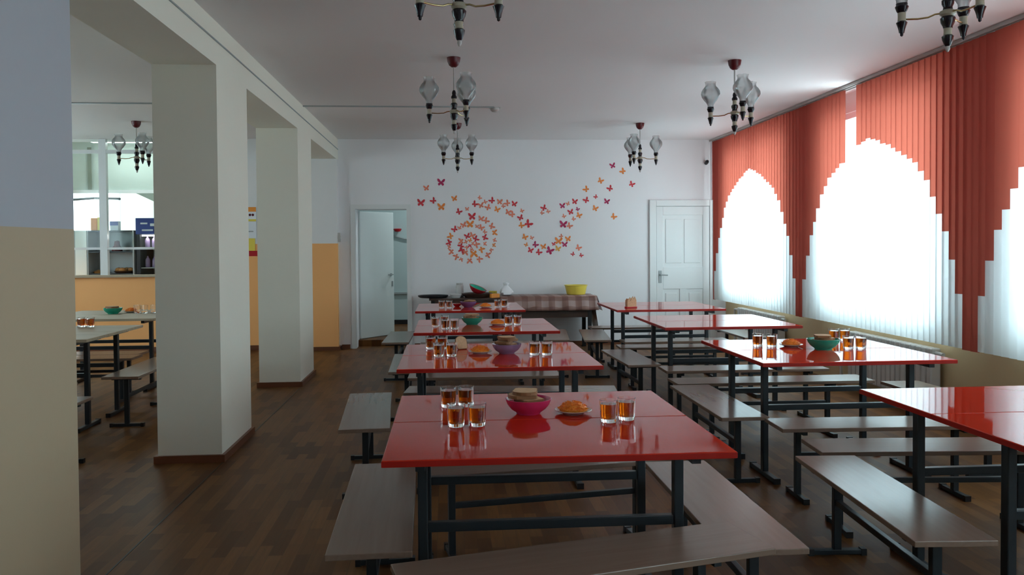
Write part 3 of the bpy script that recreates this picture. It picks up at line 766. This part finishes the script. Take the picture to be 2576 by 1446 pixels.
tag(tc, 'brown checked tablecloth hanging over the wall table', 'tablecloth')
um = MB(); rows_ = [[(.668+.06*q+.012*math.sin(i*1.3), -.24+.5*i/10, .55-.36*q) for i in range(11)] for q in (0, .5, 1)]
um.add([p for r_ in rows_ for p in r_], [(j*11+i, j*11+i+1, (j+1)*11+i+1, (j+1)*11+i) for j in range(2) for i in range(10)])
uc = um.build('underlay', M['whitecloth'], tc, smooth=True); so = uc.modifiers.new('s', 'SOLIDIFY'); so.thickness = .002
basin = thing('basin', 'yellow plastic basin on the checked tablecloth', 'basin', (1.80, 11.62, .757))
MB().lathe([(.001, 0), (.125, 0), (.130, .004), (.152, .10), (.158, .125), (.168, .127), (.168, .133), (.150, .131), (.146, .105), (.122, .010), (.001, .008)], 36).build('body', M['yellow'], basin, smooth=True)
wb = MB(); wr = random.Random(2)
wb.lathe([(.05, 0), (.085, .01), (.095, .04), (.08, .08), (.05, .11), (.03, .135), (.045, .165), (.02, .18), (.001, .17)], 22, wob=lambda k, t: .10*math.sin(3*t+k)+.07*math.sin(7*t+2*k))
tag(wb.build('plastic_bag', M['whitecloth'], loc=(.81, 11.62, .7575), smooth=True), 'crumpled white bag at the left end of the checked tablecloth', 'bag')
# dark wood table left of it
dt = thing('side_table', 'dark brown table against the far wall beside the open doorway', 'table', (.22, 11.55, 0))
MB().box(-.48, .48, -.3, .3, .715, .74).build('tabletop', M['brownwood'], dt)
MB().box(-.44, .44, -.26, .26, .62, .715).build('apron', M['brownwood'], dt)
for sx in (-1, 1):
    for sy in (-1, 1): MB().box(sx*.43-.025, sx*.43+.025, sy*.25-.025, sy*.25+.025, 0, .715).build('leg', M['black'], dt)
tr_ = MB().lathe([(.001, 0), (.17, 0), (.195, .012), (.20, .028), (.196, .03), (.165, .008), (.001, .006)], 36)
o = tr_.build('tray', M['black'], loc=(-.21, 11.50, .7405), smooth=True); o.scale = (1.05, .85, 1.2); tag(o, 'round black tray at the left end of the dark wall table', 'tray')
jar = thing('canister', 'grey translucent canister on the dark wall table', 'canister', (.16, 11.66, .7405))
MB().lathe([(.001, 0), (.05, 0), (.055, .01), (.055, .15), (.045, .165)], 20).build('body', M['plate'], jar, smooth=True)
MB().lathe([(.046, .165), (.048, .168), (.048, .19), (.001, .192)], 20).build('lid', M['stem'], jar, smooth=True)
tag(MB().lathe([(.001, 0), (.06, 0), (.085, .05), (.083, .052), (.056, .006), (.001, .005)], 24).build('white_bowl', M['plate'], loc=(.10, 11.42, .7405), smooth=True), 'small white bowl in front of the grey canister', 'bowl')
bk = thing('bread_basket', 'wide dark brown basket on the wall table, below the red bowl', 'basket', (.40, 11.52, .7405))
MB().lathe([(.001, 0), (.17, 0), (.20, .03), (.215, .055), (.208, .056), (.19, .03), (.16, .008), (.001, .007)], 32).build('body', M['brownwood'], bk, smooth=True)
rb = MB().lathe([(.001, 0), (.06, 0), (.10, .03), (.13, .075), (.127, .077), (.096, .034), (.056, .008), (.001, .007)], 32)
rbo = thing('mixing_bowl', 'red bowl with green inside lying tilted in the brown basket', 'bowl', (.385, 11.55, .803)); rbo.rotation_euler = (R(10), R(22), 0)
rb.build('body', M['redplastic'], rbo, smooth=True)
MB().lathe([(.001, .0085), (.055, .0095), (.094, .036), (.122, .073), (.1215, .0735), (.09, .037), (.05, .0105), (.001, .0095)], 32).build('lining', M['greenbowl'], rbo, smooth=True)
tag(MB().box(-.06, .06, -.04, .04, 0, .055).build('carton', M['orange'], loc=(.632, 11.33, .7405), rotz=R(15), bevel=.003), 'low orange carton at the right end of the dark wall table', 'carton')
tag(MB().box(-.05, .05, -.035, .035, 0, .07).build('carton', M['yellow'], loc=(.63, 11.74, .7405), rotz=R(-20), bevel=.003), 'pale yellow carton behind the orange carton', 'carton')

# ------------------------------------------------------------------ paper butterflies on the far wall
BF = {
'A':[(-0.09,2.36,'CL'),(-0.3,2.28,'PM'),(-0.38,2.07,'RL'),(-0.2,2.1,'RM'),(-0.09,2.01,'OL'),(0.1,2.13,'OM'),(0.16,1.94,'RM'),(0.28,1.98,'PS')],
'B':[(0.35,1.87,'RL'),(0.48,1.84,'PM'),(0.55,1.81,'PM'),(0.63,1.73,'PM'),(0.67,1.64,'OM'),(0.67,1.53,'PS'),(0.66,1.46,'OS'),(0.62,1.39,'PS'),(0.57,1.32,'PM'),(0.45,1.26,'PM'),(0.31,1.24,'PM'),(0.19,1.26,'PS'),(0.12,1.3,'PM'),(0.05,1.37,'PM'),(0.02,1.44,'PS'),(0.02,1.5,'RM'),(0.04,1.59,'OM'),(0.1,1.69,'RM'),(0.17,1.71,'PS'),(0.23,1.75,'PM'),(0.32,1.76,'OL'),(0.42,1.73,'PS'),(0.48,1.71,'PM'),(0.53,1.65,'PS')],
'D':[(0.53,1.57,'RM'),(0.53,1.48,'PS'),(0.48,1.4,'OM'),(0.37,1.34,'OL'),(0.25,1.36,'PM'),(0.2,1.39,'RM'),(0.19,1.45,'RM'),(0.19,1.52,'PM'),(0.28,1.59,'RM'),(0.35,1.6,'PM'),(0.4,1.55,'RM'),(0.41,1.47,'PM'),(0.34,1.4,'PS'),(0.26,1.51,'PS'),(0.32,1.53,'OS'),(0.27,1.43,'PS'),(0.36,1.485,'PS'),(0.315,1.455,'RS')],
'E':[(0.46,2.14,'PS'),(0.54,2.08,'PS'),(0.64,2.1,'RM'),(0.75,2.08,'PM'),(0.86,2.06,'PM'),(0.96,2.05,'RM')],
'F':[(0.39,2.05,'RM'),(0.48,2.03,'PM'),(0.58,2.0,'PM'),(0.71,1.97,'OM'),(0.8,2.02,'PS'),(0.87,1.93,'PM'),(0.93,1.9,'PM'),(1.05,1.85,'RM'),(1.07,1.95,'PS'),(1.06,1.74,'OM'),(1.16,1.76,'RL')],
'G':[(1.39,1.99,'RM'),(1.36,1.92,'PS'),(1.45,1.94,'PS')],
'H':[(1.66,2.02,'CM'),(1.74,2.05,'PS'),(1.84,2.08,'RM'),(1.78,1.93,'RM'),(1.88,1.97,'CS'),(1.9,1.88,'OM'),(1.68,1.87,'PS'),(1.82,1.83,'PS'),(1.67,1.75,'CL'),(1.76,1.73,'PM')],
'I':[(2.01,2.1,'RM'),(2.01,2.26,'OM'),(2.22,2.38,'OM'),(2.36,2.27,'RM'),(2.15,2.15,'RS'),(2.31,2.08,'CM'),(2.14,1.98,'OM'),(2.41,1.86,'OM'),(2.68,2.33,'RM'),(2.55,2.52,'OM'),(2.4,2.6,'CM')],
'J':[(1.11,1.57,'OM'),(1.21,1.56,'PS'),(1.13,1.46,'OS'),(1.26,1.46,'CM'),(1.19,1.38,'RM'),(1.31,1.35,'RM'),(1.38,1.43,'OM'),(1.47,1.37,'CL'),(1.53,1.47,'RS'),(1.6,1.51,'OL'),(1.69,1.46,'CM'),(1.59,1.4,'GM'),(1.64,1.58,'PS'),(1.74,1.54,'OM')],
'K':[(1.89,1.41,'PM'),(1.81,1.32,'RS'),(1.93,1.3,'RS')]}
ORDW = ['first', 'second', 'third', 'fourth', 'fifth', 'sixth', 'seventh', 'eighth', 'ninth', 'tenth', 'eleventh', 'twelfth', 'thirteenth', 'fourteenth', 'fifteenth', 'sixteenth', 'seventeenth', 'eighteenth', 'nineteenth', 'twentieth', 'twenty-first', 'twenty-second', 'twenty-third', 'twenty-fourth']
COLN = dict(R='red', O='orange', C='crimson', P='salmon', G='gold'); SZ = dict(L=.10, M=.076, S=.052); SZN = dict(L='large', M='medium', S='small')
DESC = {'A': 'from the left among strays left of the spiral', 'B': 'clockwise from the top on the spiral outer ring', 'D': 'clockwise from the right on the spiral inner coil',
        'E': 'from the left in the short row above the spiral', 'F': 'from the left on the arc right of the spiral', 'G': 'from the left in the isolated trio mid-wall',
        'H': 'from the left in the cluster right of mid-wall', 'I': 'from the left among those rising toward the chandelier', 'J': 'from the left in the low trail above the table', 'K': 'from the left in the loose low trio'}
def butterfly_mesh(col):
    m = MB()
    up = [(.0, .04), (.10, .30), (.30, .52), (.50, .56), (.54, .40), (.44, .14), (.22, .0), (.0, -.02)]
    lo = [(.0, .0), (.20, -.02), (.38, -.10), (.42, -.28), (.30, -.44), (.16, -.40), (.06, -.22), (.0, -.10)]
    for s in (-1, 1):
        for pr in (up, lo):
            pts = [(s*(x+.012), -.10*x-.006, z) for x, z in pr]
            k = len(pts)
            m.add(pts+[(a, b-.008, c) for a, b, c in pts], [tuple(range(k)), tuple(range(k, 2*k))]+[(i, (i+1) % k, k+(i+1) % k, k+i) for i in range(k)])
    m.lathe([(.001, -.34), (.02, -.28), (.03, 0), (.025, .16), (.03, .24), (.001, .28)], 8, o=(0, -.02, 0))
    me = m.build('butterfly', M['b_'+col]).data
    ob = [x for x in bpy.data.objects if x.data == me][0]; bpy.data.objects.remove(ob)
    return me
BM = {c: butterfly_mesh(c) for c in COLN}
rb_ = random.Random(11)
for g, lst in BF.items():
    items = list(lst)
    if g not in 'BD': items.sort(key=lambda q: (q[0], -q[1]))
    for i, (x, z, cs) in enumerate(items):
        o = bpy.data.objects.new('paper_butterfly', BM[cs[0]]); C.objects.link(o)
        s = SZ[cs[1]]; o.scale = (s, s, s); o.location = (x, YE+.0004, z)
        if g in 'BD':
            ang = math.atan2(z-1.49, x-.33); tilt = ang-math.pi/2+rb_.uniform(-.4, .4)
        else: tilt = rb_.uniform(-.9, .9)
        o.rotation_euler = (0, -tilt, 0)
        tag(o, '%s %s paper butterfly, %s %s' % (SZN[cs[1]], COLN[cs[0]], ORDW[i], DESC[g]), 'wall decoration', 'paper butterflies on the far wall')

# ------------------------------------------------------------------ serving hatch and kitchen
hf = MB(); y0, y1 = YE+.06, YE+.13
for xa in (HL, -4.85, HR-.1): hf.box(xa, xa+.10, y0, y1, HB+.03, ZC)
hf.box(HL, HR, y0+.005, y1-.005, 2.78, 2.83); hf.box(HL, HR, y0+.005, y1-.005, 1.435, 1.468)
hs = struct('window_5', hf, M['white_paint'], 'white glazing bars of the serving hatch', 'hatch frame')
MB().box(HL, HR, YE-.06, YE+.22, HB, HB+.03).build('sill', M['light_wood'], hs)
MB().box(HL+.1, HR-.1, y0+.03, y0+.036, 2.83, ZC).build('pane', M['pane'], hs)
MB().box(HL+.05, HR-.05, y0+.03, y0+.036, 1.468, 2.78).build('pane', M['pane'], hs)
KY = 15.4
kw = MB(); kw.box(-8.6, -8.5, YE+.2, KY, 0, 3.1); kw.box(-2.1, -2.0, YE+.4, KY, 0, 3.1)
kw.box(-8.5, -7.3, KY, KY+.1, 0, 3.1); kw.box(-5.9, -2.1, KY, KY+.1, 0, 3.1); kw.box(-7.3, -5.9, KY, KY+.1, 0, 1.0); kw.box(-7.3, -5.9, KY, KY+.1, 2.7, 3.1)
kw.box(-8.5, XL-.2, YE+.2, YE+.3, 0, 3.1); kw.box(HR, -2.0, YE+.4, YE+.45, 0, 3.1)
struct('wall_kitchen', kw, M['tile'], 'white tiled walls of the kitchen behind the hatch', 'wall')
struct('ceiling_kitchen', MB().box(-8.6, -2.0, YE+.2, KY+.1, 3.1, 3.2), M['white_wall'], 'ceiling of the kitchen behind the hatch', 'ceiling')
struct('floor_kitchen', MB().box(-8.6, -2.0, YE+.4, KY+.1, -.12, -.001), M['tile'], 'floor of the kitchen behind the hatch', 'floor')
kf = MB(); kf.box(-7.3, -5.9, KY+.02, KY+.08, 1.0, 1.06); kf.box(-7.3, -5.9, KY+.02, KY+.08, 2.64, 2.7); kf.box(-6.63, -6.57, KY+.02, KY+.08, 1.06, 2.64)  # kitchen window added as a daylight source
for xa in (-7.3, -5.96): kf.box(xa, xa+.06, KY+.02, KY+.08, 1.06, 2.64)
kwin = struct('window_6', kf, M['frame'], 'white framed kitchen window added behind the hatch for daylight', 'window')
MB().box(-7.27, -5.93, KY+.045, KY+.05, 1.03, 2.67).build('pane', M['pane'], kwin)
for x, y_ in ((-6.4, 13.9), (-4.7, 12.85)):  # lamps added to brighten the kitchen and the shelf fronts
    kl = thing('added_ceiling_lamp', 'fluorescent ceiling lamp added to brighten the kitchen, %s one' % ('left' if x < -5 else 'right'), 'lamp', (x, y_, 3.1), group='added kitchen ceiling lamps')
    MB().box(-.62, .62, -.09, .09, -.05, -.001).build('housing', M['white_paint'], kl)
    MB().box(-.58, .58, -.07, .07, -.065, -.051).build('diffuser', M['lamp'] if x < -5 else M['dimlamp'], kl)
nl = thing('added_ceiling_lamp', 'small unseen lamp added to light the room beyond the open door', 'lamp', (.3, 13.6, 2.9))  # added lamp, out of sight, only to light this room
MB().lathe([(.16, -.001), (.16, -.03), (.12, -.03)], 24).build('housing', M['white_paint'], nl)
MB().lathe([(.001, -.075), (.08, -.065), (.12, -.031)], 24).build('diffuser', emit_mat('added_lamp_glow', (.85, .97, 1), 120), nl)
# extractor hood
hd = thing('extractor_hood', 'large pale green extractor hood across the kitchen behind the hatch', 'extractor hood', (-4.9, 13.3, 2.31))
MB().box(-1.9, 1.9, 0, .04, 0, .788).build('front_panel', M['hoodpaint'], hd)
MB().box(-1.9, 1.9, -.03, 0, -.005, .045).build('front_lip', M['white_paint'], hd)
m = MB(); pr = [(.05, .02), (.05, .30), (1.7, .30), (1.7, -.16)]
m.add([(.02, a, b) for a, b in pr]+[(1.9, a, b) for a, b in pr], [(0, 1, 2, 3), (4, 5, 6, 7)]+[(i, (i+1) % 4, 4+(i+1) % 4, 4+i) for i in range(4)])
m.build('filter_box', M['hood'], hd)
MB().box(-.62, -.56, -.035, -.031, .05, .70).build('seam_strip', M['hood'], hd)
tag(MB().tube([(-6.6, 13.9, 2.20), (-5.6, 13.7, 2.255), (-4.95, 13.0, 2.20)], .02).build('hanging_rail', M['steel']), 'dark slanted rail hanging below the front of the extractor hood', 'rail')
# shelf unit
su = thing('shelf_unit', 'grey shelving cabinet with pastries behind the hatch', 'shelf unit', (-5.09, 12.75, 0))
m = MB(); m.box(-.43, -.41, 0, .35, .3, 1.72); m.box(-.25, -.23, .005, .35, .3, 1.72); m.box(.41, .43, 0, .35, .3, 1.72); m.box(-.43, .43, .33, .35, .3, 1.72)
m.build('frame', M['greysteel'], su)
for z in (.5, 1.06, 1.39, 1.70): MB().box(-.409, .409, .006, .329, z, z+.02).build('shelf', M['steel'], su)
MB().box(-.41, -.25, -.004, 0, .52, 1.72).build('panel_door', M['teal_paint'], su)
tag(MB().lathe([(.001, 0), (.12, 0), (.155, .03), (.15, .032), (.11, .008), (.001, .006)], 28).build('serving_dish', M['brownwood'], loc=(-4.86, 12.915, 1.0805), smooth=True), 'brown dish of pastries on the lower shelf behind the hatch', 'dish')
for i, (dx, dy) in enumerate(((-.085, 0), (.0, -.085), (.085, 0), (0, .085))):
    tag(MB().lathe([(.001, 0), (.042, .004), (.055, .03), (.042, .058), (.001, .07)], 16).build('bun', M['bun'], loc=(-4.86+dx, 12.915+dy, 1.097), smooth=True), ['left', 'front', 'right', 'rear'][i]+' brown bun in the dish behind the hatch', 'bun', 'buns in the dish behind the hatch')
tag(MB().lathe([(.001, 0), (.06, 0), (.075, .025), (.001, .055)], 20).build('pastry', M['bun'], loc=(-5.235, 12.9, 1.0805), smooth=True), 'single pale pastry at the left of the lower shelf behind the hatch', 'pastry')
tag(MB().lathe([(.001, 0), (.075, 0), (.075, .05), (.045, .08), (.035, .15), (.001, .16)], 20).build('pot', M['maroon'], loc=(-4.96, 12.9, 1.4105), smooth=True), 'dark red pot on the upper shelf behind the hatch', 'pot')
pk = thing('food_packet', 'orange and yellow packet on top of the shelving behind the hatch', 'packet', (-5.22, 12.9, 1.7205))
MB().box(-.10, -.005, -.05, .05, 0, .19).build('left_face', M['orange'], pk, bevel=.01)
MB().box(-.005, .10, -.05, .05, 0, .20).build('right_face', M['yellow'], pk, bevel=.01)
kc = tag(MB().box(-.06, .06, -.05, .05, 0, .14).build('carton', M['paper'], loc=(-4.98, 12.9, 1.7205), bevel=.004), 'white and blue carton on the shelving, right of the orange packet', 'carton')
MB().box(-.061, .061, -.052, -.05, .075, .135).build('blue_band', M['blue'], kc)
# display fridge
fg = thing('display_fridge', 'dark glass-door drinks fridge with blue header behind the hatch', 'fridge', (-4.30, 12.75, 0))
m = MB(); m.box(-.32, -.27, 0, .6, .1, 1.9); m.box(.27, .32, 0, .6, .1, 1.9); m.box(-.27, .27, .55, .6, .1, 1.9); m.box(-.32, .32, 0, .6, 0, .1)
m.build('body', M['black'], fg)
MB().box(-.269, .269, .545, .55, .1, 1.64).build('back_panel', M['white_paint'], fg)
MB().box(-.25, .25, .02, .04, 1.63, 1.65).build('light_strip', M['striplight'], fg)
hdp = MB().box(-.32, .32, -.03, 0, 1.66, 1.9).build('header_panel', M['blue'], fg)
m = MB()
for x, z, a, b in ((-.2, 1.82, .05, .012), (-.06, 1.8, .05, .02), (.1, 1.83, .06, .014), (.22, 1.76, .07, .018), (-.15, 1.72, .08, .012), (.05, 1.74, .04, .02)): m.box(x-a, x+a, -.033, -.03, z-b, z+b)
m.build('header_pattern', M['paper'], hdp)
for z in (.45, .85, 1.15, 1.45): MB().box(-.27, .27, .03, .55, z, z+.015).build('shelf', M['greysteel'], fg)
MB().box(-.27, .27, -.006, 0, .12, 1.64).build('glass_door', M['pane'], fg)
for z, nm in ((.8655, 'lowest'), (1.1655, 'middle'), (1.4655, 'top')):
    for i in range(5):
        mt = [M['lilacbowl'], M['lilacbowl'], M['redplastic'], M['paper'], M['paper']][i]
        tag(MB().lathe([(.001, 0), (.035, 0), (.037, .01), (.037, .10), (.030, .125), (.012, .15), (.012, .17), (.001, .171)], 14).build('drink_bottle', mt, loc=(-4.30-.2+.1*i, 12.86, z), smooth=True),
            '%s bottle from the left on the %s visible fridge shelf' % (['first', 'second', 'third', 'fourth', 'fifth'][i], nm), 'bottle', 'bottles in the display fridge')
tag(MB().box(-5.7, -4.66, 12.74, 13.2, .0, .298).build('kitchen_plinth', M['greysteel']), 'low grey plinth under the shelving behind the hatch', 'plinth')

# ------------------------------------------------------------------ light, camera
w = bpy.data.worlds.new('overcast'); sc.world = w; w.use_nodes = True
bg = w.node_tree.nodes['Background']; bg.inputs[0].default_value = (.76, .915, 1.0, 1); bg.inputs[1].default_value = 8.0

f, yaw, pitch, roll, cy, hh = 2087.23, .0769, -.0229, -.0073, 664.69, 1.4556
fwd = Vector((math.sin(yaw)*math.cos(pitch), math.cos(yaw)*math.cos(pitch), math.sin(pitch)))
rt = Vector((math.cos(yaw), -math.sin(yaw), 0)); up = rt.cross(fwd)
r2 = math.cos(roll)*rt+math.sin(roll)*up; u2 = -math.sin(roll)*rt+math.cos(roll)*up
cam_d = bpy.data.cameras.new('camera'); co = bpy.data.objects.new('camera', cam_d); C.objects.link(co)
m3 = Matrix((r2, u2, -fwd)).transposed()
co.matrix_world = Matrix.Translation((0, 0, hh)) @ m3.to_4x4()
cam_d.sensor_width = 36; cam_d.lens = f/2576*36; cam_d.shift_y = (cy-723)/2576; cam_d.clip_start = .05
sc.camera = co
vs_ = sc.view_settings; vs_.view_transform = 'Standard'; vs_.look = 'None'; vs_.gamma = 1; vs_.exposure = 0.4; vs_.use_curve_mapping = False
cyc = sc.cycles
cyc.max_bounces = 10; cyc.diffuse_bounces = 6; cyc.glossy_bounces = 5; cyc.transmission_bounces = 10; cyc.transparent_max_bounces = 16
cyc.use_guiding = True; cyc.use_surface_guiding = True; cyc.surface_guiding_probability = .6; cyc.use_adaptive_sampling = False
cyc.use_denoising = True; cyc.caustics_reflective = False; cyc.caustics_refractive = False
